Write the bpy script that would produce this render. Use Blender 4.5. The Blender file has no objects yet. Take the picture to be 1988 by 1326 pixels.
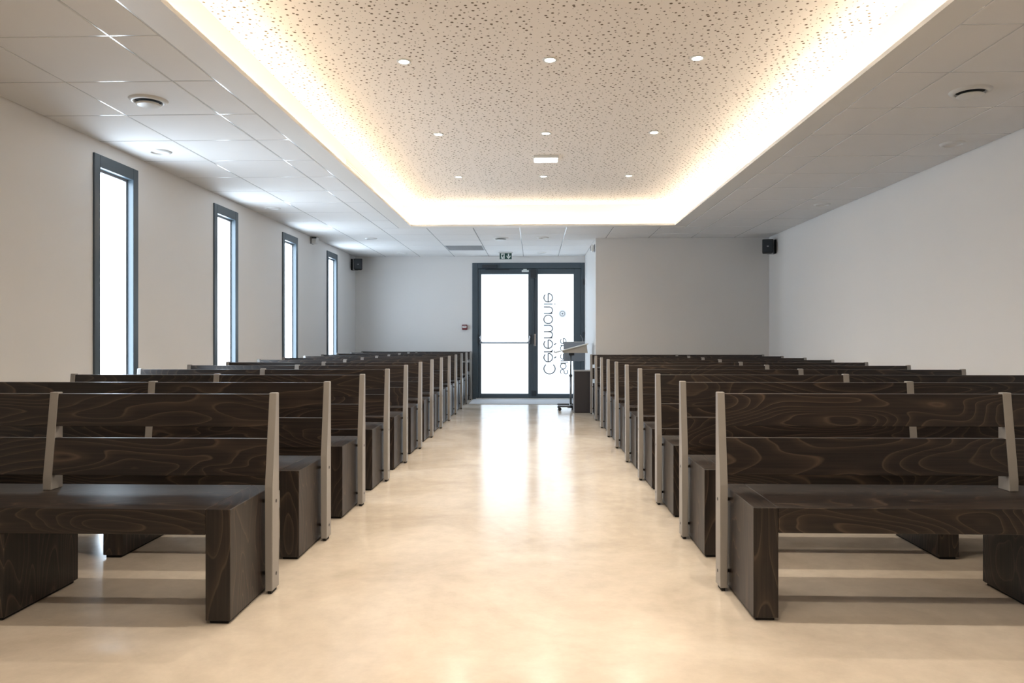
import bpy, bmesh, math, random
from mathutils import Vector, Matrix

random.seed(7)
S = bpy.context.scene
C = S.collection
PI = math.pi


def lin(r, g, b):
    f = lambda v: (v / 255 / 12.92) if v / 255 <= .04045 else ((v / 255 + .055) / 1.055) ** 2.4
    return (f(r), f(g), f(b), 1.0)


# ---------------------------------------------------------------- camera
cam_d = bpy.data.cameras.new('camera')
cam_d.sensor_width = 36.0
cam_d.lens = 36.0 * 1414 / 1988
cam_d.shift_y = -7 / 1988
cam_d.clip_start = .05
cam = bpy.data.objects.new('camera', cam_d)
C.objects.link(cam)
cam.location = (0, 0, 1.05)
cam.rotation_euler = (PI / 2, 0, math.atan(44 / 1414))
S.camera = cam

# ---------------------------------------------------------------- world, exposure
W = bpy.data.worlds.new('world')
S.world = W
W.use_nodes = True
W.node_tree.nodes['Background'].inputs[0].default_value = (.78, .88, 1.0, 1)
W.node_tree.nodes['Background'].inputs[1].default_value = 1.2
S.view_settings.view_transform = 'Standard'
S.view_settings.look = 'None'
S.view_settings.exposure = 1.33
S.view_settings.gamma = 1.0
S.view_settings.use_curve_mapping = False

LED_STRENGTH = 18.5        # warm strips hidden in the ceiling cove
SPOT_WATTS = 22.0          # recessed downlights
PANE_STRENGTH = 5.3        # daylight in the frosted side windows
DOOR_STRENGTH = .78        # daylight in the frosted door glass
WARM = (1.0, .84, .64)
WARM_SPOT = (1.0, .87, .70)
DAY = (.72, .86, 1.0)

# ---------------------------------------------------------------- materials
def new_mat(name):
    m = bpy.data.materials.new(name)
    m.use_nodes = True
    nt = m.node_tree
    return m, nt, nt.nodes['Principled BSDF'], nt.nodes, nt.links


def noise_paint(name, col, rough=.6, var=.06, scale=3.0, bump=.0, bscale=200, spec=.5, metal=0.0, coord='Object'):
    m, nt, b, N, L = new_mat(name)
    tc = N.new('ShaderNodeTexCoord')
    nz = N.new('ShaderNodeTexNoise')
    nz.inputs['Scale'].default_value = scale
    nz.inputs['Detail'].default_value = 4
    L.new(tc.outputs[coord], nz.inputs['Vector'])
    mx = N.new('ShaderNodeMix')
    mx.data_type = 'RGBA'
    mx.inputs['A'].default_value = tuple(c * (1 - var) for c in col[:3]) + (1,)
    mx.inputs['B'].default_value = tuple(min(1, c * (1 + var)) for c in col[:3]) + (1,)
    L.new(nz.outputs['Fac'], mx.inputs['Factor'])
    L.new(mx.outputs['Result'], b.inputs['Base Color'])
    b.inputs['Roughness'].default_value = rough
    b.inputs['Specular IOR Level'].default_value = spec
    b.inputs['Metallic'].default_value = metal
    if bump:
        n2 = N.new('ShaderNodeTexNoise')
        n2.inputs['Scale'].default_value = bscale
        L.new(tc.outputs[coord], n2.inputs['Vector'])
        bp = N.new('ShaderNodeBump')
        bp.inputs['Strength'].default_value = bump
        bp.inputs['Distance'].default_value = .002
        L.new(n2.outputs['Fac'], bp.inputs['Height'])
        L.new(bp.outputs['Normal'], b.inputs['Normal'])
    return m


def glow(name, col, strength, base=(.8, .8, .8, 1)):
    m, nt, b, N, L = new_mat(name)
    b.inputs['Base Color'].default_value = base
    b.inputs['Roughness'].default_value = .35
    b.inputs['Emission Color'].default_value = tuple(col) + (1,)
    b.inputs['Emission Strength'].default_value = strength
    return m


def wood(name, axis):
    """dark stained boards; contour-shaped figure running along the given axis"""
    m, nt, b, N, L = new_mat(name)
    tc = N.new('ShaderNodeTexCoord')
    oi = N.new('ShaderNodeObjectInfo')
    off = N.new('ShaderNodeVectorMath')
    off.operation = 'SCALE'
    comb = N.new('ShaderNodeCombineXYZ')
    comb.inputs[0].default_value = 17.0
    comb.inputs[1].default_value = 31.0
    comb.inputs[2].default_value = 23.0
    L.new(comb.outputs[0], off.inputs[0])
    L.new(oi.outputs['Random'], off.inputs['Scale'])
    def mapped(sl, st):
        sc = N.new('ShaderNodeVectorMath')
        sc.operation = 'MULTIPLY'
        v = [st, st, st]
        v[axis] = sl
        sc.inputs[1].default_value = v
        L.new(tc.outputs['Object'], sc.inputs[0])
        ad = N.new('ShaderNodeVectorMath')
        ad.operation = 'ADD'
        L.new(sc.outputs[0], ad.inputs[0])
        L.new(off.outputs[0], ad.inputs[1])
        return ad.outputs[0]
    n1 = N.new('ShaderNodeTexNoise')
    n1.inputs['Scale'].default_value = 1.0
    n1.inputs['Detail'].default_value = 1.6
    n1.inputs['Roughness'].default_value = .35
    n1.inputs['Distortion'].default_value = .35
    L.new(mapped(1.15, 5.2), n1.inputs['Vector'])
    mul = N.new('ShaderNodeMath')
    mul.operation = 'MULTIPLY'
    mul.inputs[1].default_value = 23.0
    L.new(n1.outputs['Fac'], mul.inputs[0])
    fr = N.new('ShaderNodeMath')
    fr.operation = 'FRACT'
    L.new(mul.outputs[0], fr.inputs[0])
    ring = N.new('ShaderNodeValToRGB')
    e = ring.color_ramp.elements
    e[0].position = 0.0
    e[0].color = (0, 0, 0, 1)
    e[1].position = 1.0
    e[1].color = (0, 0, 0, 1)
    for p, v in ((.55, .05), (.86, .34), (.93, 1.0), (.97, .55)):
        k = e.new(p)
        k.color = (v, v, v, 1)
    L.new(fr.outputs[0], ring.inputs[0])
    n2 = N.new('ShaderNodeTexNoise')
    n2.inputs['Scale'].default_value = 1.0
    n2.inputs['Detail'].default_value = 3
    L.new(mapped(3.0, 130.0), n2.inputs['Vector'])
    fine = N.new('ShaderNodeMapRange')
    fine.inputs['From Min'].default_value = .38
    fine.inputs['From Max'].default_value = .72
    L.new(n2.outputs['Fac'], fine.inputs['Value'])
    n3 = N.new('ShaderNodeTexNoise')
    n3.inputs['Scale'].default_value = 1.0
    n3.inputs['Detail'].default_value = 2
    L.new(mapped(1.0, 6.0), n3.inputs['Vector'])
    base = N.new('ShaderNodeMix')
    base.data_type = 'RGBA'
    base.inputs['A'].default_value = lin(12, 9, 9)
    base.inputs['B'].default_value = lin(23, 16, 15)
    L.new(n3.outputs['Fac'], base.inputs['Factor'])
    fineC = N.new('ShaderNodeMix')
    fineC.data_type = 'RGBA'
    fineC.inputs['B'].default_value = lin(44, 34, 29)
    fm = N.new('ShaderNodeMath')
    fm.operation = 'MULTIPLY'
    fm.inputs[1].default_value = .8
    L.new(fine.outputs[0], fm.inputs[0])
    L.new(fm.outputs[0], fineC.inputs['Factor'])
    L.new(base.outputs['Result'], fineC.inputs['A'])
    col = N.new('ShaderNodeMix')
    col.data_type = 'RGBA'
    col.inputs['B'].default_value = lin(90, 73, 61)
    rm = N.new('ShaderNodeMath')
    rm.operation = 'MULTIPLY'
    L.new(ring.outputs['Color'], rm.inputs[0])
    mk = N.new('ShaderNodeMapRange')
    mk.inputs['From Min'].default_value = .3
    mk.inputs['From Max'].default_value = .75
    mk.inputs['To Min'].default_value = .35
    mk.inputs['To Max'].default_value = 1.0
    L.new(n3.outputs['Fac'], mk.inputs['Value'])
    L.new(mk.outputs[0], rm.inputs[1])
    L.new(rm.outputs[0], col.inputs['Factor'])
    L.new(fineC.outputs['Result'], col.inputs['A'])
    L.new(col.outputs['Result'], b.inputs['Base Color'])
    b.inputs['Roughness'].default_value = .40
    b.inputs['Specular IOR Level'].default_value = .5
    bp = N.new('ShaderNodeBump')
    bp.inputs['Strength'].default_value = .15
    bp.inputs['Distance'].default_value = .001
    L.new(n2.outputs['Fac'], bp.inputs['Height'])
    L.new(bp.outputs['Normal'], b.inputs['Normal'])
    return m


def floor_material():
    m, nt, b, N, L = new_mat('polished_concrete')
    tc = N.new('ShaderNodeTexCoord')
    n1 = N.new('ShaderNodeTexNoise')
    n1.inputs['Scale'].default_value = 1.1
    n1.inputs['Detail'].default_value = 7
    n1.inputs['Roughness'].default_value = .62
    n1.inputs['Distortion'].default_value = .6
    L.new(tc.outputs['Object'], n1.inputs['Vector'])
    ramp = N.new('ShaderNodeValToRGB')
    e = ramp.color_ramp.elements
    e[0].position, e[0].color = .30, lin(194, 181, 165)
    e[1].position, e[1].color = .70, lin(221, 210, 196)
    L.new(n1.outputs['Fac'], ramp.inputs[0])
    n2 = N.new('ShaderNodeTexNoise')
    n2.inputs['Scale'].default_value = 9
    n2.inputs['Detail'].default_value = 8
    n2.inputs['Roughness'].default_value = .7
    L.new(tc.outputs['Object'], n2.inputs['Vector'])
    mr = N.new('ShaderNodeMapRange')
    mr.inputs['From Min'].default_value = .3
    mr.inputs['From Max'].default_value = .7
    mr.inputs['To Min'].default_value = .90
    mr.inputs['To Max'].default_value = 1.06
    L.new(n2.outputs['Fac'], mr.inputs['Value'])
    vm = N.new('ShaderNodeVectorMath')
    vm.operation = 'SCALE'
    L.new(ramp.outputs['Color'], vm.inputs[0])
    L.new(mr.outputs[0], vm.inputs['Scale'])
    L.new(vm.outputs[0], b.inputs['Base Color'])
    rr = N.new('ShaderNodeMapRange')
    rr.inputs['From Min'].default_value = .3
    rr.inputs['From Max'].default_value = .7
    rr.inputs['To Min'].default_value = .15
    rr.inputs['To Max'].default_value = .24
    L.new(n1.outputs['Fac'], rr.inputs['Value'])
    L.new(rr.outputs[0], b.inputs['Roughness'])
    b.inputs['Specular IOR Level'].default_value = .6
    bp = N.new('ShaderNodeBump')
    bp.inputs['Strength'].default_value = .06
    bp.inputs['Distance'].default_value = .004
    L.new(n2.outputs['Fac'], bp.inputs['Height'])
    L.new(bp.outputs['Normal'], b.inputs['Normal'])
    return m


def perforated_material():
    """plasterboard with scattered round holes of two sizes and plain joints every 1.2 m"""
    m, nt, b, N, L = new_mat('perforated_plaster')
    tc = N.new('ShaderNodeTexCoord')
    def holes(scale, rmin, rmax, seed):
        mp = N.new('ShaderNodeMapping')
        mp.inputs['Location'].default_value = (seed, seed * .7, .5 / scale)
        mp.inputs['Rotation'].default_value = (0, 0, .47 + seed * .2)
        L.new(tc.outputs['Object'], mp.inputs['Vector'])
        v = N.new('ShaderNodeTexVoronoi')
        v.voronoi_dimensions = '2D'
        v.inputs['Scale'].default_value = scale
        v.inputs['Randomness'].default_value = .7
        L.new(mp.outputs[0], v.inputs['Vector'])
        sep = N.new('ShaderNodeSeparateColor')
        L.new(v.outputs['Color'], sep.inputs[0])
        r = N.new('ShaderNodeMapRange')
        r.inputs['To Min'].default_value = rmin * scale
        r.inputs['To Max'].default_value = rmax * scale
        L.new(sep.outputs[0], r.inputs['Value'])
        d = N.new('ShaderNodeMath')
        d.operation = 'SUBTRACT'
        L.new(r.outputs[0], d.inputs[0])
        L.new(v.outputs['Distance'], d.inputs[1])
        k = N.new('ShaderNodeMapRange')
        k.inputs['From Min'].default_value = -.03
        k.inputs['From Max'].default_value = .03
        L.new(d.outputs[0], k.inputs['Value'])
        return k.outputs[0]
    h1 = holes(23.0, .0015, .0086, 0.0)
    h2 = holes(22.0, -.001, .0038, 3.1)
    mxh = N.new('ShaderNodeMath')
    mxh.operation = 'MAXIMUM'
    L.new(h1, mxh.inputs[0])
    L.new(h2, mxh.inputs[1])
    sp = N.new('ShaderNodeSeparateXYZ')
    L.new(tc.outputs['Object'], sp.inputs[0])
    md = N.new('ShaderNodeMath')
    md.operation = 'PINGPONG'
    md.inputs[1].default_value = .3
    ad = N.new('ShaderNodeMath')
    ad.operation = 'ADD'
    ad.inputs[1].default_value = 30.0
    L.new(sp.outputs[0], ad.inputs[0])
    L.new(ad.outputs[0], md.inputs[0])
    gt = N.new('ShaderNodeMath')
    gt.operation = 'GREATER_THAN'
    gt.inputs[1].default_value = .012
    L.new(md.outputs[0], gt.inputs[0])
    fin = N.new('ShaderNodeMath')
    fin.operation = 'MULTIPLY'
    L.new(mxh.outputs[0], fin.inputs[0])
    L.new(gt.outputs[0], fin.inputs[1])
    mx = N.new('ShaderNodeMix')
    mx.data_type = 'RGBA'
    mx.inputs['A'].default_value = lin(247, 240, 233)
    mx.inputs['B'].default_value = lin(122, 108, 90)  # shade inside the holes, painted on the flat board as a darker colour
    L.new(fin.outputs[0], mx.inputs['Factor'])
    L.new(mx.outputs['Result'], b.inputs['Base Color'])
    b.inputs['Roughness'].default_value = .8
    b.inputs['Specular IOR Level'].default_value = .2
    return m


M = {}
M['wall'] = noise_paint('white_wall_paint', lin(236, 234, 232), .55, .015, 1.5, .05, 260)
M['wall_shade'] = noise_paint('shaded_wall_paint', lin(226, 223, 220), .55, .015, 1.5, .05, 260)  # wall turned from the door light; its shade is put into the colour
M['plaster'] = noise_paint('white_plaster', lin(236, 234, 230), .5, .015, 2)
M['tile'] = noise_paint('ceiling_tile', lin(238, 237, 236), .72, .02, 4, .05, 320, .25)
M['grid'] = noise_paint('ceiling_grid', lin(214, 214, 214), .13, .02, 5, spec=.7)
M['slot'] = noise_paint('slot_shade', lin(205, 200, 192), .6, .03, 10)
M['perf'] = perforated_material()
M['floor'] = floor_material()
M['wood_x'] = wood('dark_wood_along_length', 0)
M['wood_z'] = wood('dark_wood_upright', 2)
M['wood_y'] = wood('dark_wood_across', 1)
M['post'] = noise_paint('greige_lacquer', lin(149, 145, 141), .38, .03, 12)
M['black'] = noise_paint('black_plastic', lin(20, 21, 22), .5, .1, 30)
M['rubber'] = noise_paint('dark_rubber', lin(28, 26, 24), .8, .1, 30)
M['frame'] = noise_paint('anthracite_aluminium', lin(74, 86, 94), .32, .05, 6)
M['frame_dark'] = noise_paint('dark_ironmongery', lin(48, 54, 60), .35, .08, 20)
M['chrome'] = noise_paint('brushed_steel', lin(190, 192, 195), .25, .05, 60, metal=1.0)
M['white_plastic'] = noise_paint('white_plastic', lin(228, 228, 226), .35, .02, 20)
M['grey_plastic'] = noise_paint('grey_plastic', lin(150, 152, 156), .4, .04, 20)
M['pane'] = glow('daylit_frosted_glass', DAY, PANE_STRENGTH)
M['door_pane'] = glow('daylit_frosted_door_glass', DAY, DOOR_STRENGTH)
M['led'] = glow('warm_led_strip', WARM, LED_STRENGTH)
M['lamp'] = glow('warm_lamp', (1, .9, .74), 30.0)
M['emerg'] = glow('cool_lamp', (.9, .97, 1.0), 6.0)
M['letter'] = noise_paint('grey_vinyl', lin(142, 146, 152), .6, .03, 20)
M['sticker_glow'] = glow('glowing_sticker', (.8, .9, 1.0), .28, lin(180, 186, 192))  # own glow stands in for door daylight coming through the sticker
M['green'] = noise_paint('dark_green_sign', lin(34, 74, 66), .4, .06, 40)
M['sign_white'] = noise_paint('sign_white', lin(240, 246, 244), .4, .02, 40)
M['red'] = noise_paint('alarm_red', lin(120, 32, 40), .4, .06, 40)
M['mat'] = noise_paint('pale_grey_entrance_mat', lin(196, 198, 202), .9, .06, 60, .3, 500, .2)
M['box'] = noise_paint('charcoal_laminate', lin(58, 55, 58), .5, .06, 20)
M['box_top'] = noise_paint('pale_laminate', lin(170, 170, 172), .4, .05, 20)
M['acrylic'] = noise_paint('grey_panel', lin(146, 154, 164), .35, .04, 8)
M['desk'] = noise_paint('light_laminate', lin(206, 202, 194), .35, .04, 18)
M['desk_under'] = noise_paint('taupe_laminate', lin(176, 170, 160), .5, .04, 18)
M['tube'] = noise_paint('grey_steel_tube', lin(120, 126, 134), .3, .05, 30, metal=.7)
M['vent_grey'] = noise_paint('grey_return_grille', lin(176, 180, 184), .5, .05, 40)
M['dark'] = noise_paint('dark_void', lin(60, 58, 56), .8, .05, 10)


# ---------------------------------------------------------------- geometry helpers
def box(bm, x0, x1, y0, y1, z0, z1, bev=0.0):
    if x0 > x1: x0, x1 = x1, x0
    if y0 > y1: y0, y1 = y1, y0
    if z0 > z1: z0, z1 = z1, z0
    v = [bm.verts.new(p) for p in ((x0, y0, z0), (x1, y0, z0), (x1, y1, z0), (x0, y1, z0),
                                   (x0, y0, z1), (x1, y0, z1), (x1, y1, z1), (x0, y1, z1))]
    fs = [bm.faces.new([v[i] for i in q]) for q in ((0, 3, 2, 1), (4, 5, 6, 7), (0, 1, 5, 4), (1, 2, 6, 5), (2, 3, 7, 6), (3, 0, 4, 7))]
    if bev:
        es = {e for f in fs for e in f.edges}
        bmesh.ops.bevel(bm, geom=list(es), offset=bev, segments=1, affect='EDGES', profile=.5)
    return v


def prism(bm, pts, axis, a0, a1, bev=0.0):
    """extrude a closed 2-D outline along an axis; pts are in the two other axes, in order"""
    def P(p, a):
        q = list(p)
        q.insert(axis, a)
        return q
    lo = [bm.verts.new(P(p, a0)) for p in pts]
    hi = [bm.verts.new(P(p, a1)) for p in pts]
    n = len(pts)
    fs = [bm.faces.new(lo[::-1]), bm.faces.new(hi)]
    for i in range(n):
        fs.append(bm.faces.new((lo[i], lo[(i + 1) % n], hi[(i + 1) % n], hi[i])))
    if bev:
        es = {e for f in fs for e in f.edges}
        bmesh.ops.bevel(bm, geom=list(es), offset=bev, segments=1, affect='EDGES', profile=.5)
    bmesh.ops.recalc_face_normals(bm, faces=[f for f in bm.faces])


def lathe(bm, prof, cx, cy, axis='z', n=32):
    """revolve (radius, height) profile about a vertical axis at cx, cy"""
    rings = []
    for r, h in prof:
        if r < 1e-6:
            rings.append([bm.verts.new((cx, cy, h))])
        else:
            rings.append([bm.verts.new((cx + r * math.cos(2 * PI * i / n), cy + r * math.sin(2 * PI * i / n), h)) for i in range(n)])
    for a, b in zip(rings, rings[1:]):
        for i in range(n):
            j = (i + 1) % n
            if len(a) == 1 and len(b) == 1: continue
            if len(a) == 1: bm.faces.new((a[0], b[i], b[j]))
            elif len(b) == 1: bm.faces.new((a[i], b[0], a[j]))
            else: bm.faces.new((a[i], b[i], b[j], a[j]))
    bmesh.ops.recalc_face_normals(bm, faces=list(bm.faces))


def tube(bm, p0, p1, r, n=12, r1=None):
    p0, p1 = Vector(p0), Vector(p1)
    r1 = r if r1 is None else r1
    d = (p1 - p0).normalized()
    u = d.cross(Vector((0, 0, 1)) if abs(d.z) < .9 else Vector((1, 0, 0))).normalized()
    w = d.cross(u)
    A = [bm.verts.new(p0 + r * (math.cos(2 * PI * i / n) * u + math.sin(2 * PI * i / n) * w)) for i in range(n)]
    B = [bm.verts.new(p1 + r1 * (math.cos(2 * PI * i / n) * u + math.sin(2 * PI * i / n) * w)) for i in range(n)]
    bm.faces.new(A[::-1])
    bm.faces.new(B)
    for i in range(n):
        bm.faces.new((A[i], A[(i + 1) % n], B[(i + 1) % n], B[i]))
    bmesh.ops.recalc_face_normals(bm, faces=list(bm.faces))


def obj(name, bm, mat, parent=None, smooth=False, loc=None):
    me = bpy.data.meshes.new(name)
    bm.to_mesh(me)
    bm.free()
    if smooth:
        for p in me.polygons: p.use_smooth = True
    me.materials.append(M[mat])
    o = bpy.data.objects.new(name, me)
    C.objects.link(o)
    if parent: o.parent = parent
    if loc: o.location = loc
    return o


def bxo(name, mat, parent, *dims, bev=0.0, loc=None):
    bm = bmesh.new()
    box(bm, *dims, bev=bev)
    return obj(name, bm, mat, parent, loc=loc)


def empty(name, loc=(0, 0, 0), rz=0):
    o = bpy.data.objects.new(name, None)
    C.objects.link(o)
    o.location = loc
    o.rotation_euler = (0, 0, rz)
    o.empty_display_size = .1
    return o


def tag(o, label, cat, group=None):
    o['label'] = label
    o['category'] = cat
    if group: o['group'] = group
    return o


def struct(o, label=None):
    o['kind'] = 'structure'
    if label: o['label'] = label
    return o


def copy_tree(o, parent=None):
    c = o.copy()
    C.objects.link(c)
    c.parent = parent
    for ch in list(o.children):
        copy_tree(ch, c)
    return c


def cells(lines):
    return list(zip(lines, lines[1:]))


# ---------------------------------------------------------------- room dimensions (metres)
XL, XR, YF, YB = -3.085, 3.25, -4.5, 12.45
CZ, UZ = 2.444, 2.73                     # tiled ceiling, raised ceiling
BX, BY = .853, 10.2                      # corner of the projecting wall at the back right
LX0, LX1, LY0, LY1 = -1.547, 1.732, -3.2, 9.07      # edge of the raised bay
SB = .125                                # depth of the lighting ledge
WIN_Y = [4.993 + 1.906 * i for i in range(4)]
WIN_W, WIN_Z0, WIN_Z1 = .563, .12, 2.347
DX0, DX1, DZ = -1.067, .852, 2.331       # entrance door opening

# floor
bm = bmesh.new()
box(bm, XL - .3, XR + .3, YF - .3, YB + .3, -.1, 0)
struct(obj('floor', bm, 'floor'), 'polished beige concrete floor with soft reflections')

# walls
bm = bmesh.new()
ys = [YF - .3]
for y in WIN_Y: ys += [y + .01, y + WIN_W - .01]
ys.append(YB + .3)
for i in range(0, len(ys), 2):
    box(bm, XL - .3, XL, ys[i], ys[i + 1], 0, 2.9)
for y in WIN_Y:
    box(bm, XL - .3, XL, y + .01, y + WIN_W - .01, 0, WIN_Z0 + .01)
    box(bm, XL - .3, XL, y + .01, y + WIN_W - .01, WIN_Z1 - .01, 2.9)
struct(obj('wall_left', bm, 'wall'), 'white wall with four tall narrow windows')
bm = bmesh.new()
box(bm, XR, XR + .3, YF - .3, YB + .3, 0, 2.9)
struct(obj('wall_right', bm, 'wall'), 'plain white side wall')
bm = bmesh.new()
box(bm, XL, DX0 + .005, YB, YB + .3, 0, 2.9)
box(bm, DX0 + .005, DX1, YB, YB + .3, DZ - .005, 2.9)
box(bm, DX1, XR, YB, YB + .3, 0, 2.9)
struct(obj('wall_back', bm, 'wall'), 'pale wall around the glazed entrance door')
bm = bmesh.new()
box(bm, BX, XR, BY, YB, 0, 2.9)
struct(obj('wall_recess', bm, 'wall_shade'), 'shade-toned projecting wall behind the right block of pews')
bm = bmesh.new()
box(bm, XL, XR, YF - .3, YF, 0, 2.9)
struct(obj('wall_front', bm, 'wall'))

# ceiling backing, raised bay, ledge
BZ = CZ + .009
WX0, WX1, WY0, WY1 = LX0 - SB, LX1 + SB, LY0 - SB, LY1 + SB
bm = bmesh.new()
box(bm, XL, WX0, YF, YB, BZ, 2.8)
box(bm, WX1, XR, YF, YB, BZ, 2.8)
box(bm, WX0, WX1, WY1, YB, BZ, 2.8)
box(bm, WX0, WX1, YF, WY0, BZ, 2.8)
ceiling = struct(obj('ceiling', bm, 'plaster'), 'suspended white tile ceiling around a raised lit bay')
bm = bmesh.new()
box(bm, WX0, WX1, WY0, WY1, UZ, 2.8)
obj('perforated_panel', bm, 'perf', ceiling)['label'] = 'raised ceiling bay perforated with scattered holes'
BL, BR, BF = -1.727, 1.893, 9.205        # border lines of the plain margin round the bay
bm = bmesh.new()
box(bm, BL + .0055, LX0, LY0, BF - .0055, CZ, CZ + .008)
box(bm, LX1, BR - .0055, LY0, BF - .0055, CZ, CZ + .008)
box(bm, LX0, LX1, LY1, BF - .0055, CZ, CZ + .008)
box(bm, XL, XR, YF, LY0, CZ, CZ + .008)
box(bm, XL, BL - .002, LY0, 1.53, CZ, CZ + .008)
box(bm, BR + .002, XR, LY0, 1.53, CZ, CZ + .008)
obj('plain_margin', bm, 'plaster', ceiling)
bm = bmesh.new()
t = .012
box(bm, LX0 - t, LX0, LY0 - t, LY1 + t, CZ + .008, CZ + .024)
box(bm, LX1, LX1 + t, LY0 - t, LY1 + t, CZ + .008, CZ + .024)
box(bm, LX0, LX1, LY1, LY1 + t, CZ + .008, CZ + .024)
box(bm, LX0, LX1, LY0 - t, LY0, CZ + .008, CZ + .024)
obj('ledge_lip', bm, 'plaster', ceiling)
for d in ((LX0 - .075, LX0 - .060, LY0, LY1), (LX1 + .060, LX1 + .075, LY0, LY1), (LX0, LX1, LY1 + .060, LY1 + .075)):
    bxo('led_strip', 'led', ceiling, d[0], d[1], d[2], d[3], CZ + .0095, CZ + .0115)

# ceiling tiles, each its own piece
xl = [-1.966 + .592 * k for k in range(-1, 9)]
yl = [3.305 + .59 * k for k in range(-3, 16)]
GAP, THK, CH = .0055, .008, .002
tile_mesh = {}
def tile(x0, x1, y0, y1):
    w, d = round(x1 - x0, 3), round(y1 - y0, 3)
    key = (w, d)
    if key not in tile_mesh:
        bm = bmesh.new()
        hw, hd = w / 2 - GAP, d / 2 - GAP
        a = [bm.verts.new(p) for p in ((-hw, -hd, THK), (hw, -hd, THK), (hw, hd, THK), (-hw, hd, THK))]
        b = [bm.verts.new(p) for p in ((-hw, -hd, CH), (hw, -hd, CH), (hw, hd, CH), (-hw, hd, CH))]
        hw -= CH; hd -= CH
        c = [bm.verts.new(p) for p in ((-hw, -hd, 0), (hw, -hd, 0), (hw, hd, 0), (-hw, hd, 0))]
        bm.faces.new(a)
        bm.faces.new(c[::-1])
        for p, q in ((a, b), (b, c)):
            for i in range(4):
                bm.faces.new((p[i], q[i], q[(i + 1) % 4], p[(i + 1) % 4]))
        bmesh.ops.recalc_face_normals(bm, faces=list(bm.faces))
        me = bpy.data.meshes.new('ceiling_tile')
        bm.to_mesh(me)
        bm.free()
        me.materials.append(M['tile'])
        tile_mesh[key] = me
    o = bpy.data.objects.new('ceiling_tile', tile_mesh[key])
    C.objects.link(o)
    o.parent = ceiling
    o.location = ((x0 + x1) / 2, (y0 + y1) / 2, CZ)
    o.rotation_euler = (random.uniform(-.0012, .0012), random.uniform(-.0012, .0012), 0)
# glossy white carrier bars showing in the joints between the tiles
bm = bmesh.new()
HB, G0, G1 = .0043, CZ + .0008, BZ
for x in (xl[0], xl[1]): box(bm, x - HB, x + HB, 1.53, YB, G0, G1)
for x in (xl[8], xl[9]): box(bm, x - HB, x + HB, 1.53, BY, G0, G1)
for x in xl[2:8]: box(bm, x - HB, x + HB, BF, YB if x < BX else BY, G0, G1)
for x in (BL, BR): box(bm, x - HB, x + HB, 1.53, BF, G0, G1)
for y in yl:
    if y < 9.1:
        box(bm, XL, BL, y - HB, y + HB, G0 + .0002, G1)
        box(bm, BR, XR, y - HB, y + HB, G0 + .0002, G1)
    else:
        box(bm, XL, XR if y < BY else BX, y - HB, y + HB, G0 + .0002, G1)
obj('carrier_grid', bm, 'grid', ceiling)
left_cols = cells([XL, xl[0], xl[1], BL])
right_cols = cells([BR, xl[8], xl[9], XR])
for y0, y1 in cells([y for y in yl if y < 9.3]):
    for x0, x1 in left_cols + right_cols: tile(x0, x1, y0, y1)
GRILLE_CELL = None
back_rows = cells([y for y in yl if y > 9.1] + [YB])
for y0, y1 in back_rows:
    for x0, x1 in cells([XL] + xl + [XR]):
        if y0 < BY - .05:
            tile(x0, x1, y0, min(y1, BY) if x0 > BX - .02 else y1)
        elif x1 < BX or x0 < BX:
            if abs(x0 - xl[2]) < .01 and abs(y0 - 10.975) < .01:
                GRILLE_CELL = (x0, x1, y0, y1)
                continue
            tile(x0, min(x1, BX), y0, y1)
# the tile beside the corner of the projecting wall reaches past it
# windows -----------------------------------------------------------
win_words = ['nearest', 'second', 'third', 'farthest']
for i, y in enumerate(WIN_Y):
    w = struct(empty('window_%d' % (i + 1), (XL, y, 0)), 'tall narrow frosted window with grey frame, %s of four' % win_words[i])
    a, z0, z1 = .07, WIN_Z0, WIN_Z1
    for nm, dims in (('frame_jamb', (-.10, .014, 0, a, z0, z1)), ('frame_jamb', (-.10, .014, WIN_W - a, WIN_W, z0, z1)),
                     ('frame_head', (-.10, .014, a, WIN_W - a, z1 - .088, z1)), ('frame_sill', (-.10, .014, a, WIN_W - a, z0, z0 + .088))):
        bxo(nm, 'frame', w, *dims, bev=.003)
    bm = bmesh.new()
    g = .018
    box(bm, -.062, -.035, a, a + g, z0 + .088, z1 - .088)
    box(bm, -.062, -.035, WIN_W - a - g, WIN_W - a, z0 + .088, z1 - .088)
    box(bm, -.062, -.035, a + g, WIN_W - a - g, z1 - .088 - g, z1 - .088)
    box(bm, -.062, -.035, a + g, WIN_W - a - g, z0 + .088, z0 + .088 + g)
    obj('glazing_bead', bm, 'grey_plastic', w)
    bxo('pane', 'pane', w, -.08, -.062, a, WIN_W - a, z0 + .088, z1 - .088)

# ---------------------------------------------------------------- entrance door
door = struct(empty('door_1', (0, YB, 0)), 'double glazed entrance door with anthracite frame and mirrored lettering')
F0, F1 = -.02, .12
for nm, d in (('frame_jamb', (DX0, -.97, 0, DZ)), ('frame_jamb', (.79, DX1, 0, DZ)), ('frame_head', (-.97, .79, 2.234, DZ))):
    bxo(nm, 'frame', door, d[0], d[1], F0, F1, d[2], d[3], bev=.004)
bxo('threshold', 'white_plastic', door, DX0 + .06, .79, -.03, .12, 0, .02, bev=.003)

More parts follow.
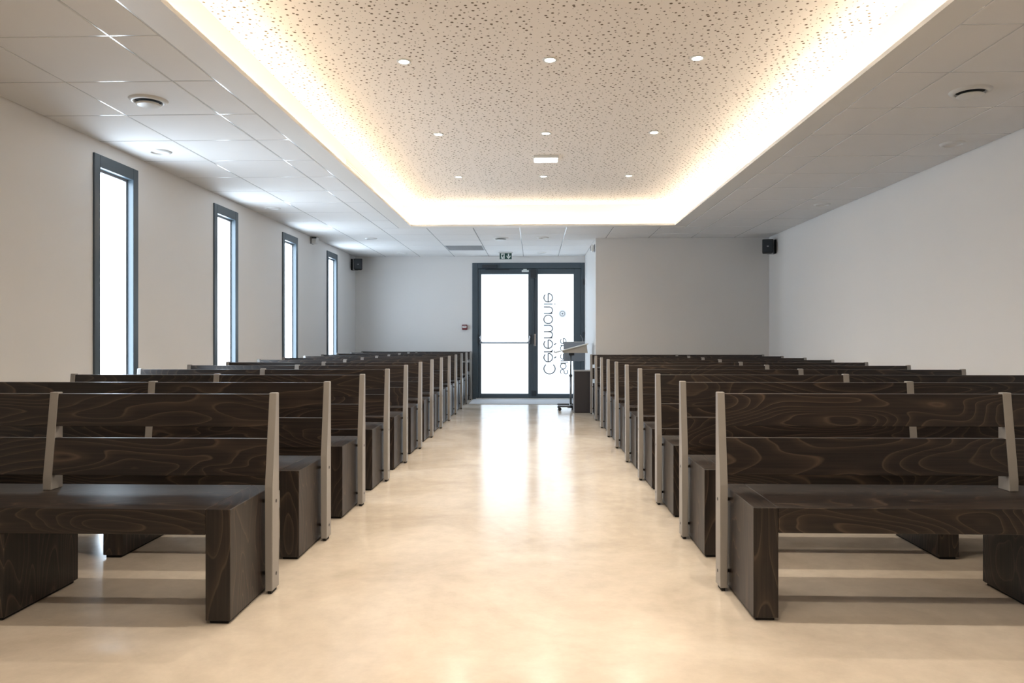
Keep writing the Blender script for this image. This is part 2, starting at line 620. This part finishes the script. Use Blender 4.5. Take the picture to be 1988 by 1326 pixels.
def leaf(x0, x1, g0, g1):
    l = empty('door_leaf')
    l.parent = door
    zb, zt, gb, gt = .026, 2.230, .085, 2.150
    for nm, d in (('stile', (x0, g0, zb, zt)), ('stile', (g1, x1, zb, zt)), ('rail', (g0, g1, gt, zt)), ('rail', (g0, g1, zb, gb))):
        bxo(nm, 'frame', l, d[0], d[1], -.008, .06, d[2], d[3], bev=.004)
    bm = bmesh.new()
    t = .012
    for d in ((g0, g0 + t, gb, gt), (g1 - t, g1, gb, gt), (g0 + t, g1 - t, gt - t, gt), (g0 + t, g1 - t, gb, gb + t)):
        box(bm, d[0], d[1], .002, .02, d[2], d[3])
    obj('glazing_bead', bm, 'frame', l)
    p = bxo('pane', 'door_pane', l, g0, g1, .018, .036, gb, gt)
    return l, p
leafL, paneL = leaf(-.968, -.032, -.926, -.097)
leafR, paneR = leaf(-.028, .788, .044, .676)

bxo('meeting_strip', 'frame', leafL, -.050, -.012, -.0135, -.0085, .03, 2.228, bev=.002)
bm = bmesh.new()
for d in ((-.99, -.955, 0, 2.25), (.775, .80, 0, 2.25), (-.05, -.01, 0, 2.25), (-.955, -.05, 2.215, 2.25), (-.01, .775, 2.215, 2.25), (-.955, -.05, 0, .04), (-.01, .775, 0, .04)):
    box(bm, d[0], d[1], .061, .11, d[2], d[3])
obj('door_stop', bm, 'frame', door)

# push bar
pb = empty('push_bar')
pb.parent = leafL
bm = bmesh.new()
tube(bm, (-.93, -.10, .966), (-.085, -.10, .966), .0125, 14)
obj('bar', bm, 'grey_plastic', pb, True)
for x, s in ((-.945, 1), (-.070, -1)):
    bxo('bracket', 'frame_dark', pb, x - .016, x + .016, -.05, -.008, .94, 1.10, bev=.005)
    bm = bmesh.new()
    pts = [Vector((x + s * .012, -.05, 1.085)), Vector((x + s * .016, -.085, 1.05)), Vector((x + s * .026, -.10, 1.005)), Vector((x + s * .05, -.10, .970))]
    for p, q in zip(pts, pts[1:]): tube(bm, p, q, .009, 10)
    obj('lever_arm', bm, 'chrome', pb, True)
# closer, latch, handle plate, stickers
cl = bxo('door_closer', 'frame_dark', leafL, -.90, -.64, -.055, -.021, 2.238, 2.296, bev=.006)
bm = bmesh.new()
box(bm, -.84, -.43, -.045, -.03, 2.205, 2.222, bev=.003)
obj('closer_arm', bm, 'frame_dark', cl)
bm = bmesh.new()
box(bm, -.075, .03, -.045, -.009, 2.07, 2.215, bev=.008)
lt = obj('top_latch', bm, 'frame_dark', leafR)
bm = bmesh.new()
tube(bm, (.0, -.03, 2.06), (.0, -.03, 1.13), .008, 10)
obj('latch_rod', bm, 'frame_dark', lt, True)
bm = bmesh.new()
box(bm, -.06, .03, -.045, -.009, .06, .15, bev=.008)
obj('bottom_latch', bm, 'frame_dark', leafR)
bxo('handle_plate', 'chrome', leafR, -.014, .024, -.03, -.009, .91, 1.12, bev=.005)
bxo('sticker', 'sign_white', leafL, -.222, -.10, -.0105, -.009, 2.175, 2.206)
bxo('sticker', 'sign_white', leafL, -.195, -.135, -.0105, -.009, 2.210, 2.226)
for z in (.25, 1.1, 2.0):
    bm = bmesh.new()
    tube(bm, (.835, -.035, z - .05), (.835, -.035, z + .05), .012, 12)
    obj('hinge', bm, 'frame_dark', door, True)

# lettering: u runs up the glass, v runs to the right (seen from behind, so mirrored)
K = .001194
def arc(cu, cv, ru, rv, a0, a1, n=22):
    return [(cu + ru * math.cos(math.radians(a0 + (a1 - a0) * i / n)), cv + rv * math.sin(math.radians(a0 + (a1 - a0) * i / n))) for i in range(n + 1)]
def ribbon(bm, pts, w, u0, v0, k):
    P = [(u0 + p[0] * k, v0 + p[1] * k) for p in pts]
    Ls, Rs = [], []
    for i, p in enumerate(P):
        a = P[max(0, i - 1)]
        c = P[min(len(P) - 1, i + 1)]
        dx, dy = c[0] - a[0], c[1] - a[1]
        n = math.hypot(dx, dy) or 1
        nx, ny = -dy / n * w / 2, dx / n * w / 2
        Ls.append((p[0] + nx, p[1] + ny))
        Rs.append((p[0] - nx, p[1] - ny))
    y0, y1 = .0165, .0178
    for i in range(len(P) - 1):
        quad = (Ls[i], Ls[i + 1], Rs[i + 1], Rs[i])
        lo = [bm.verts.new((q[1], y0, q[0])) for q in quad]
        hi = [bm.verts.new((q[1], y1, q[0])) for q in quad]
        bm.faces.new(lo)
        bm.faces.new(hi[::-1])
        for j in range(4):
            bm.faces.new((lo[j], hi[j], hi[(j + 1) % 4], lo[(j + 1) % 4]))
def e_(u): return [[(u, 62), (u + 122, 62)], arc(u + 61, 62, 61, 62, 0, 318)]
def acute(u): return [[(u + 52, 146), (u + 74, 178)]]
def n_(u, w=92): return [[(u, 0), (u, 124)], [(u, 70)] + arc(u + w / 2, 78, w / 2, 46, 180, 0, 16) + [(u + w, 0)]]
glyphs = [arc(76, 81, 74, 81, 38, 322, 34)]
glyphs += e_(175) + acute(175)
glyphs += [[(318, 0), (318, 124)], [(318, 80)] + arc(352, 86, 34, 38, 180, 95, 8)]
glyphs += e_(367) + acute(367)
glyphs += n_(518, 88) + [[(606, 70)] + arc(652, 78, 46, 46, 180, 0, 16) + [(698, 0)]]
glyphs += [arc(783, 62, 61, 62, 0, 360, 32)]
glyphs += n_(868)
glyphs += [[(1001, 0), (1001, 124)], [(1001, 150), (1001, 168)]]
glyphs += e_(1032)
bm = bmesh.new()
for g in glyphs: ribbon(bm, g, .020, .432, .157, K)
lt1 = obj('lettering', bm, 'letter', leafR)
lt1['label'] = 'large grey mirrored lettering reading Cérémonie upwards'
h = 80 / 124.0
def sc(gs, u0): return [[(u0 + p[0] * h, p[1] * h) for p in g] for g in gs]
gl2 = [arc(30, 78, 28, 27, 30, 250, 16) + arc(34, 26, 30, 26, 110, -150, 18)]
gl2 += sc([arc(61, 62, 61, 62, 0, 360, 30), [(122, 0), (122, 124)]], 74)
gl2 += [[(172, 0), (172, 112)], [(192, 0), (192, 112)]]
gl2 += sc(e_(0), 212)
gl2 += sc([arc(61, 62, 61, 62, 0, 360, 30), [(122, 0), (122, 178)]], 330)
gl2 += sc(e_(0), 432)
bm = bmesh.new()
for g in gl2: ribbon(bm, g, .0155, .432, .441, K)
lt2 = obj('lettering', bm, 'letter', leafR)
lt2['label'] = 'small grey mirrored lettering reading Salle de upwards'
bm = bmesh.new()
def disc(bm, x, z, r0, r1, y, n=28):
    a = [bm.verts.new((x + r1 * math.cos(2 * PI * i / n), y, z + r1 * math.sin(2 * PI * i / n))) for i in range(n)]
    if r0 <= 0:
        bm.faces.new(a)
    else:
        b = [bm.verts.new((x + r0 * math.cos(2 * PI * i / n), y, z + r0 * math.sin(2 * PI * i / n))) for i in range(n)]
        for i in range(n): bm.faces.new((a[i], a[(i + 1) % n], b[(i + 1) % n], b[i]))
disc(bm, .474, 1.464, 0, .068, .0172)
dot = obj('round_sticker', bm, 'sticker_glow', leafR)
bm = bmesh.new()
disc(bm, .474, 1.464, .036, .046, .0168)
disc(bm, .474, 1.464, 0, .014, .0168)
obj('sticker_mark', bm, 'letter', dot)

tag(bxo('entrance_mat', 'mat', None, DX0 + .02, BX - .02, 11.50, YB - .05, 0, .007, bev=.002),
    'pale grey mat lying in front of the glazed door', 'mat')

# ---------------------------------------------------------------- pews
def yfront(z): return -.075 + (z - .45) * .1216
def make_pew(L, s):
    """local x runs from the aisle post outwards (s = +1 right block, -1 left block); y = 0 is the back of the posts"""
    r = empty('pew')
    yf, yb = -.388, .056
    X = lambda a: s * a
    mid = L / 2
    bxo('seat', 'wood_x', r, X(.1365), X(L - .1365), yf, yb, .327, .421, bev=.002)
    for a0, a1 in ((.044, .136), (L - .136, L - .044)):
        lg = bxo('leg', 'wood_z', r, X(a0), X(a1), yf, yb, .012, .421, bev=.002)
        lg.data.materials.append(M['wood_y'])
        for p in lg.data.polygons:
            if p.normal.z > .9: p.material_index = 1
        bxo('foot_pad', 'rubber', lg, X(a0 + .012), X(a1 - .012), yf + .012, yb - .012, 0, .0125)
    lg = bxo('leg', 'wood_z', r, X(mid - .048), X(mid + .048), yf + .004, yb, .012, .3265, bev=.002)
    bxo('foot_pad', 'rubber', lg, X(mid - .036), X(mid + .036), yf + .012, yb - .012, 0, .0125)
    prof = [(0, .014), (-.077, .014), (-.077, .44), (-.0735, .47), (-.030, .822), (0, .822)]
    for a0, a1, o in ((0, .031, -1), (L - .031, L, 1)):
        bm = bmesh.new()
        prism(bm, prof, 0, X(a0), X(a1), .0025)
        p = obj('end_post', bm, 'post', r)
        bxo('foot_pad', 'rubber', p, X(a0 + .008), X(a1 - .008), -.069, -.008, 0, .0145)
        xo = X(a0 - .0006) if o < 0 else X(a1 + .0006)
        xi = X(a0 + .0445) if o < 0 else X(a1 - .0445)
        for z in (.375, .075):
            bm = bmesh.new()
            tube(bm, (xo, -.035, z), (xi, -.035, z), .0075, 12)
            obj('bolt', bm, 'black', p)
    bm = bmesh.new()
    prism(bm, [(0, .4212), (-.076, .4212), (-.0735, .47), (-.030, .822), (0, .822)], 0, X(mid - .018), X(mid + .018), .002)
    obj('middle_post', bm, 'post', r)
    for nm, z0, z1 in (('upper_board', .682, .816), ('lower_board', .483, .634)):
        for a0, a1 in ((.0312, mid - .0182), (mid + .0182, L - .0312)):
            bm = bmesh.new()
            e = .0008
            prism(bm, [(yfront(z0) + e, z0), (yfront(z1) + e, z1), (yfront(z1) + .026, z1), (yfront(z0) + .026, z0)], 0, X(a0), X(a1), .0015)
            obj(nm, bm, 'wood_x', r)
    return r
ordn = ['first', 'second', 'third', 'fourth', 'fifth', 'sixth', 'seventh', 'eighth', 'ninth', 'tenth', 'eleventh', 'twelfth', 'last']
for side, s, x0, L, y0, n in (('left', -1, -1.071, 1.885, 3.022, 13), ('right', 1, .767, 2.385, 3.115, 10)):
    proto = make_pew(L, s)
    for i in range(n):
        p = proto if i == 0 else copy_tree(proto)
        p.location = (x0, y0 + (.779 if s < 0 else .780) * i, 0)
        word = ordn[i] if i < n - 1 else 'last'
        wall = 'against the door wall' if (side == 'left' and i == n - 1) else ('against the projecting wall' if i == n - 1 else 'counting from the front')
        tag(p, 'dark wooden pew with greige posts, %s row of the %s block %s' % (word, side, wall), 'pew',
            '%s block of pews' % side)

# ---------------------------------------------------------------- lights in the raised bay
def downlight(x, y, label):
    r = tag(empty('downlight', (x, y, UZ)), label, 'ceiling light', 'recessed downlights in the raised bay')
    bm = bmesh.new()
    lathe(bm, [(.030, -.001), (.031, -.006), (.043, -.005), (.045, 0), (.030, 0)], 0, 0, n=28)
    obj('bezel', bm, 'white_plastic', r, True)
    bm = bmesh.new()
    lathe(bm, [(0, -.003), (.0295, -.003), (.0295, -.0005), (0, -.0005)], 0, 0, n=28)
    obj('lamp', bm, 'lamp', r)
    ld = bpy.data.lights.new('downlight_beam', 'SPOT')
    ld.energy = SPOT_WATTS
    ld.color = WARM_SPOT
    ld.spot_size = math.radians(150)
    ld.spot_blend = .9
    ld.shadow_soft_size = .03
    lo = bpy.data.objects.new('downlight_beam', ld)
    C.objects.link(lo)
    lo.parent = r
    lo.location = (0, 0, -.012)
rows = [(7.57, 'row nearest the door'), (5.98, 'middle visible row'), (4.40, 'largest visible row'), (2.82, 'row over the first pews'), (1.24, 'added unseen row over the open floor')]  # last row is out of view, added to brighten the near floor
for y, w in rows:
    for x, c in ((-.793, 'left'), (.092, 'centre'), (.975, 'right')):
        downlight(x, y, 'small glowing recessed downlight, %s of the %s' % (c, w))
em = tag(empty('emergency_light', (.105, 6.775, UZ)), 'white rectangular lit emergency luminaire on the perforated ceiling', 'emergency light')
bxo('housing', 'white_plastic', em, -.115, .115, -.082, .082, -.028, 0, bev=.004)
bxo('diffuser', 'emerg', em, -.105, .105, -.072, .072, -.034, -.0282, bev=.002)

# linear air slots in the side walls of the bay
for nm, xw, s in (('left', WX0, 1), ('right', WX1, -1)):
    g = tag(empty('slot_grille', (xw, 6.93, 2.55)), 'slim white linear air grille on the %s wall of the lit bay' % nm, 'air grille', 'linear air grilles in the raised bay')
    bm = bmesh.new()
    for d in ((-.555, .555, .062, .074), (-.555, .555, -.074, -.062), (-.555, -.543, -.062, .062), (.543, .555, -.062, .062)):
        box(bm, 0, s * .006, d[0], d[1], d[2], d[3])
    obj('frame', bm, 'plaster', g)
    bxo('slot_back', 'slot', g, 0, s * .001, -.543, .543, -.062, .062)
    sm = None
    for k in range(6):
        z = -.049 + .0196 * k
        if sm is None:
            sm = bxo('slat', 'plaster', g, s * .001, s * .006, -.543, .543, -.0055, .0055, loc=(0, 0, z))
        else:
            o = sm.copy()
            C.objects.link(o)
            o.parent = g
            o.location = (0, 0, z)

# ---------------------------------------------------------------- fittings on the tiled ceiling
def valve(x, y, label):
    r = tag(empty('extract_valve', (x, y, CZ)), label, 'ceiling vent', 'round extract valves in the ceiling')
    bm = bmesh.new()
    lathe(bm, [(.076, 0), (.078, -.014), (.088, -.016), (.104, -.006), (.108, 0)], 0, 0, n=36)
    obj('rim', bm, 'white_plastic', r, True)
    bm = bmesh.new()
    lathe(bm, [(0, -.001), (.077, -.001)], 0, 0, n=36)
    obj('throat', bm, 'dark', r)
    bm = bmesh.new()
    lathe(bm, [(0, -.016), (.060, -.020), (.069, -.026), (.067, -.031), (.055, -.034), (0, -.037)], 0, 0, n=36)
    obj('cone', bm, 'white_plastic', r, True)
valve(-2.262, 4.20, 'round white extract valve in the near left ceiling tiles')
valve(2.458, 4.19, 'round white extract valve in the near right ceiling tiles')
valve(-.474, 10.15, 'round white extract valve in the tiles before the exit sign')

def disc_light(x, y, label):
    r = tag(empty('recessed_disc', (x, y, CZ)), label, 'ceiling disc', 'small flat discs in the ceiling tiles')
    bm = bmesh.new()
    lathe(bm, [(.058, -.003), (.060, -.013), (.070, -.014), (.082, -.004), (.084, 0)], 0, 0, n=32)
    obj('rim', bm, 'white_plastic', r, True)
    bm = bmesh.new()
    lathe(bm, [(0, -.004), (.058, -.003), (.058, 0), (0, 0)], 0, 0, n=32)
    obj('cover', bm, 'tile', r)
disc_light(-2.80, 5.36, 'small flat white disc in the tile above the nearest window')
disc_light(-2.81, 7.73, 'small flat white disc in the tile past the second window')
disc_light(-2.29, 10.14, 'small flat white disc in tiles near the wall sensor')
disc_light(-2.18, 11.90, 'small flat white disc by the left speaker')
disc_light(.114, 10.11, 'small flat white disc beside the middle extract valve')
disc_light(.109, 11.88, 'small flat white disc above the right door leaf')
disc_light(2.995, 5.32, 'small flat white disc on the right behind the extract valve')
disc_light(3.00, 7.70, 'small flat white disc farthest down the right ceiling strip')

x0, x1, y0, y1 = GRILLE_CELL
g = tag(empty('return_grille', ((x0 + x1) / 2, (y0 + y1) / 2, CZ)), 'square grey slatted return grille in the ceiling left of the door', 'air grille')
hw, hd = (x1 - x0) / 2 - .003, (y1 - y0) / 2 - .003
bm = bmesh.new()
for d in ((-hw, hw, -hd, -hd + .02), (-hw, hw, hd - .02, hd), (-hw, -hw + .02, -hd + .02, hd - .02), (hw - .02, hw, -hd + .02, hd - .02)):
    box(bm, d[0], d[1], d[2], d[3], -.002, .008)
obj('frame', bm, 'vent_grey', g)
bxo('backing', 'vent_grey', g, -hw + .02, hw - .02, -hd + .02, hd - .02, .006, .008)
sm = None
n = 14
for k in range(n):
    y = -hd + .02 + (k + .5) * (2 * hd - .04) / n
    if sm is None:
        sm = bxo('slat', 'vent_grey', g, -hw + .02, hw - .02, -.011, .011, -.001, .004, loc=(0, y, 0))
        sm.rotation_euler = (.25, 0, 0)
    else:
        o = sm.copy()
        C.objects.link(o)
        o.parent = g
        o.location = (0, y, 0)

# exit sign hanging from the ceiling
ex = tag(empty('exit_sign', (-.4725, 11.87, CZ)), 'green emergency exit sign with running figure and down arrow', 'sign')
bxo('mounting_rail', 'white_plastic', ex, -.115, .115, -.025, .025, -.014, 0, bev=.003)
bxo('panel', 'green', ex, -.098, .098, -.006, .006, -.112, -.0142, bev=.001)
bxo('door_symbol', 'sign_white', ex, -.074, -.018, -.0072, -.0062, -.106, -.019)
def flat(name, polys, mat, y0, y1):
    bm = bmesh.new()
    for p in polys: prism(bm, p, 1, y0, y1)
    return obj(name, bm, mat, ex)
flat('arrow', [[(.036, -.022), (.058, -.022), (.058, -.068), (.036, -.068)],
               [(.047, -.106), (.079, -.070), (.079, -.050), (.047, -.084), (.015, -.050), (.015, -.070)]], 'sign_white', -.0072, -.0062)
hc = [(-.040 + .007 * math.cos(2 * PI * i / 12), -.030 + .007 * math.sin(2 * PI * i / 12)) for i in range(12)]
flat('running_figure', [hc, [(-.054, -.040), (-.036, -.040), (-.040, -.072), (-.056, -.072)],
                        [(-.036, -.042), (-.024, -.054), (-.028, -.059), (-.040, -.050)],
                        [(-.054, -.044), (-.068, -.058), (-.064, -.062), (-.052, -.052)],
                        [(-.056, -.070), (-.048, -.070), (-.062, -.092), (-.074, -.094), (-.072, -.100), (-.058, -.098)],
                        [(-.050, -.070), (-.040, -.070), (-.030, -.084), (-.030, -.104), (-.037, -.104), (-.038, -.086)]], 'green', -.0084, -.0073)

# alarm call point on the back wall
al = tag(empty('alarm_call_point', (-1.198, YB, 1.233)), 'small red and white alarm call point left of the door', 'alarm')
bxo('case', 'red', al, -.043, .043, -.045, 0, -.043, .043, bev=.005)
bxo('button_plate', 'sign_white', al, -.034, .034, -.048, -.0452, -.012, .024, bev=.002)
bm = bmesh.new()
for d in ((-.018, -.008, -.002, .012), (.008, .018, -.002, .012), (-.006, .006, .002, .008)):
    box(bm, d[0], d[1], -.0495, -.0481, d[2], d[3])
obj('button_mark', bm, 'red', al)

# loudspeakers
def speaker(x, y, z, s, label):
    """s = +1 when the wall is on the left (-x) side"""
    r = tag(empty('loudspeaker', (x, y, z)), label, 'speaker', 'wall loudspeakers')
    bxo('wall_plate', 'black', r, 0, s * .016, -.05, .05, -.095, .095, bev=.003)
    bm = bmesh.new()
    for zz in (-.099, .092): box(bm, s * .016, s * .11, -.01, .01, zz, zz + .007)
    box(bm, s * .016, s * .028, -.014, .014, -.099, .099)
    obj('bracket', bm, 'grey_plastic', r)
    h = bpy.data.objects.new('cabinet_axis', None)
    bm = bmesh.new()
    pr = [(-.070, -.09), (.070, -.09), (.058, .06), (-.058, .06)]
    prism(bm, [(p[0] * 1.0, p[1]) for p in pr], 2, -.091, .091, .006)
    cab = obj('cabinet', bm, 'black', r)
    cab.location = (s * .112, -.02, 0)
    cab.rotation_euler = (0, 0, s * math.radians(14))
    bxo('grille', 'frame_dark', cab, -.062, .062, -.096, -.0905, -.083, .083, bev=.003)
    bxo('badge', 'grey_plastic', cab, -.012, .012, -.0985, -.0962, -.012, .004)
speaker(XL, 12.20, 2.285, 1, 'black loudspeaker in the corner of the window wall')
speaker(XR, 9.95, 2.280, -1, 'black loudspeaker in the corner by the projecting wall')

# motion sensors
r = tag(empty('motion_sensor', (XL, 9.98, 2.40)), 'small white wedge sensor high on the window wall', 'sensor', 'white wall sensors')
bxo('back_plate', 'grey_plastic', r, 0, .012, -.06, .06, -.055, .04, bev=.003)
bm = bmesh.new()
prism(bm, [(.012, .036), (.09, .036), (.075, -.05), (.012, -.05)], 1, -.052, .052, .006)
obj('housing', bm, 'white_plastic', r)
bxo('lens', 'frame_dark', r, .02, .084, -.054, -.0515, .018, .034)
r = tag(empty('motion_sensor', (BX, 10.36, 2.32)), 'small white sensor on the side of the projecting wall', 'sensor', 'white wall sensors')
bxo('back_plate', 'grey_plastic', r, -.010, 0, -.055, .055, -.055, .055, bev=.003)
bxo('housing', 'white_plastic', r, -.058, -.010, -.048, .048, -.05, .05, bev=.012)
bxo('lens', 'frame_dark', r, -.061, -.0585, -.03, .03, -.035, .035)

# ---------------------------------------------------------------- by the door: pedestal box, lectern, panel stand
pd = tag(empty('pedestal_box', (.555, 10.215, 0)), 'dark grey upright box with pale top beside the lectern', 'box')
bxo('body', 'box', pd, 0, .235, 0, .20, .008, .580, bev=.004)
bxo('top', 'box_top', pd, -.004, .239, -.004, .204, .5805, .596, bev=.003)
bxo('plinth', 'rubber', pd, .012, .223, .012, .188, 0, .008)
bxo('side_panel', 'box_top', pd, -.004, -.0003, .002, .198, .008, .580)

lc = tag(empty('lectern', (.527, 10.66, 0)), 'grey mobile lectern with sloping desk on a slim post', 'lectern')
bm = bmesh.new()
prism(bm, [(-.236, .829), (.245, .957), (.243, .970), (-.240, .841)], 1, -.17, .17, .002)
obj('desk_top', bm, 'desk', lc)
bm = bmesh.new()
prism(bm, [(-.12, .836), (-.10, .832), (.236, .832), (.222, .9495), (-.12, .8585)], 1, -.15, .15)
obj('desk_case', bm, 'desk_under', lc)
bxo('paper_stop', 'desk', lc, -.246, -.2365, -.16, .16, .836, .866, bev=.002)
bm = bmesh.new()
tube(bm, (.0, 0, .08), (.0, 0, .50), .016, 14)
po = obj('post', bm, 'tube', lc, True)
bm = bmesh.new()
tube(bm, (0, 0, .50), (0, 0, .831), .012, 14)
obj('upper_post', bm, 'tube', po, True)
bm = bmesh.new()
lathe(bm, [(.0165, .485), (.024, .485), (.024, .515), (.0125, .515)], 0, 0, n=16)
obj('collar', bm, 'frame_dark', po, True)
bxo('tilt_bracket', 'frame_dark', lc, -.03, .05, -.03, .03, .795, .8315, bev=.004)
bxo('cross_bar', 'tube', lc, -.018, .018, -.17, .19, .05, .08, bev=.004)
for y in (-.155, .175):
    f = bxo('foot', 'tube', lc, -.19, .06, y - .015, y + .015, .052, .078, bev=.004)
    for x in (-.165, .035):
        bm = bmesh.new()
        tube(bm, (x, y - .011, .024), (x, y + .011, .024), .024, 16)
        box(bm, x - .006, x + .006, y - .013, y + .013, .024, .053)
        obj('caster', bm, 'black', f)

ps = tag(empty('panel_stand', (.590, 11.03, 0)), 'flat grey panel on a thin pole behind the lectern', 'panel')
bxo('panel', 'acrylic', ps, -.155, .168, -.028, -.016, .698, .985, bev=.003)
bxo('top_edge', 'white_plastic', ps, -.155, .168, -.03, -.012, .9852, .993)
bm = bmesh.new()
tube(bm, (0, 0, .012), (0, 0, .93), .011, 12)
obj('pole', bm, 'tube', ps, True)
bm = bmesh.new()
lathe(bm, [(0, 0), (.10, 0), (.10, .008), (.02, .013), (0, .013)], 0, 0, n=28)
obj('base', bm, 'frame_dark', ps, True)
bm = bmesh.new()
pts = [(.135, -.005, .985), (.133, -.006, 1.02), (.126, -.008, 1.05), (.112, -.012, 1.075)]
for p, q in zip(pts, pts[1:]): tube(bm, p, q, .004, 8)
tube(bm, pts[-1], (.100, -.018, 1.088), .007, 10)
obj('gooseneck_microphone', bm, 'grey_plastic', ps, True)
bxo('clamp', 'frame_dark', ps, -.014, .014, -.0165, .014, .80, .84, bev=.003)
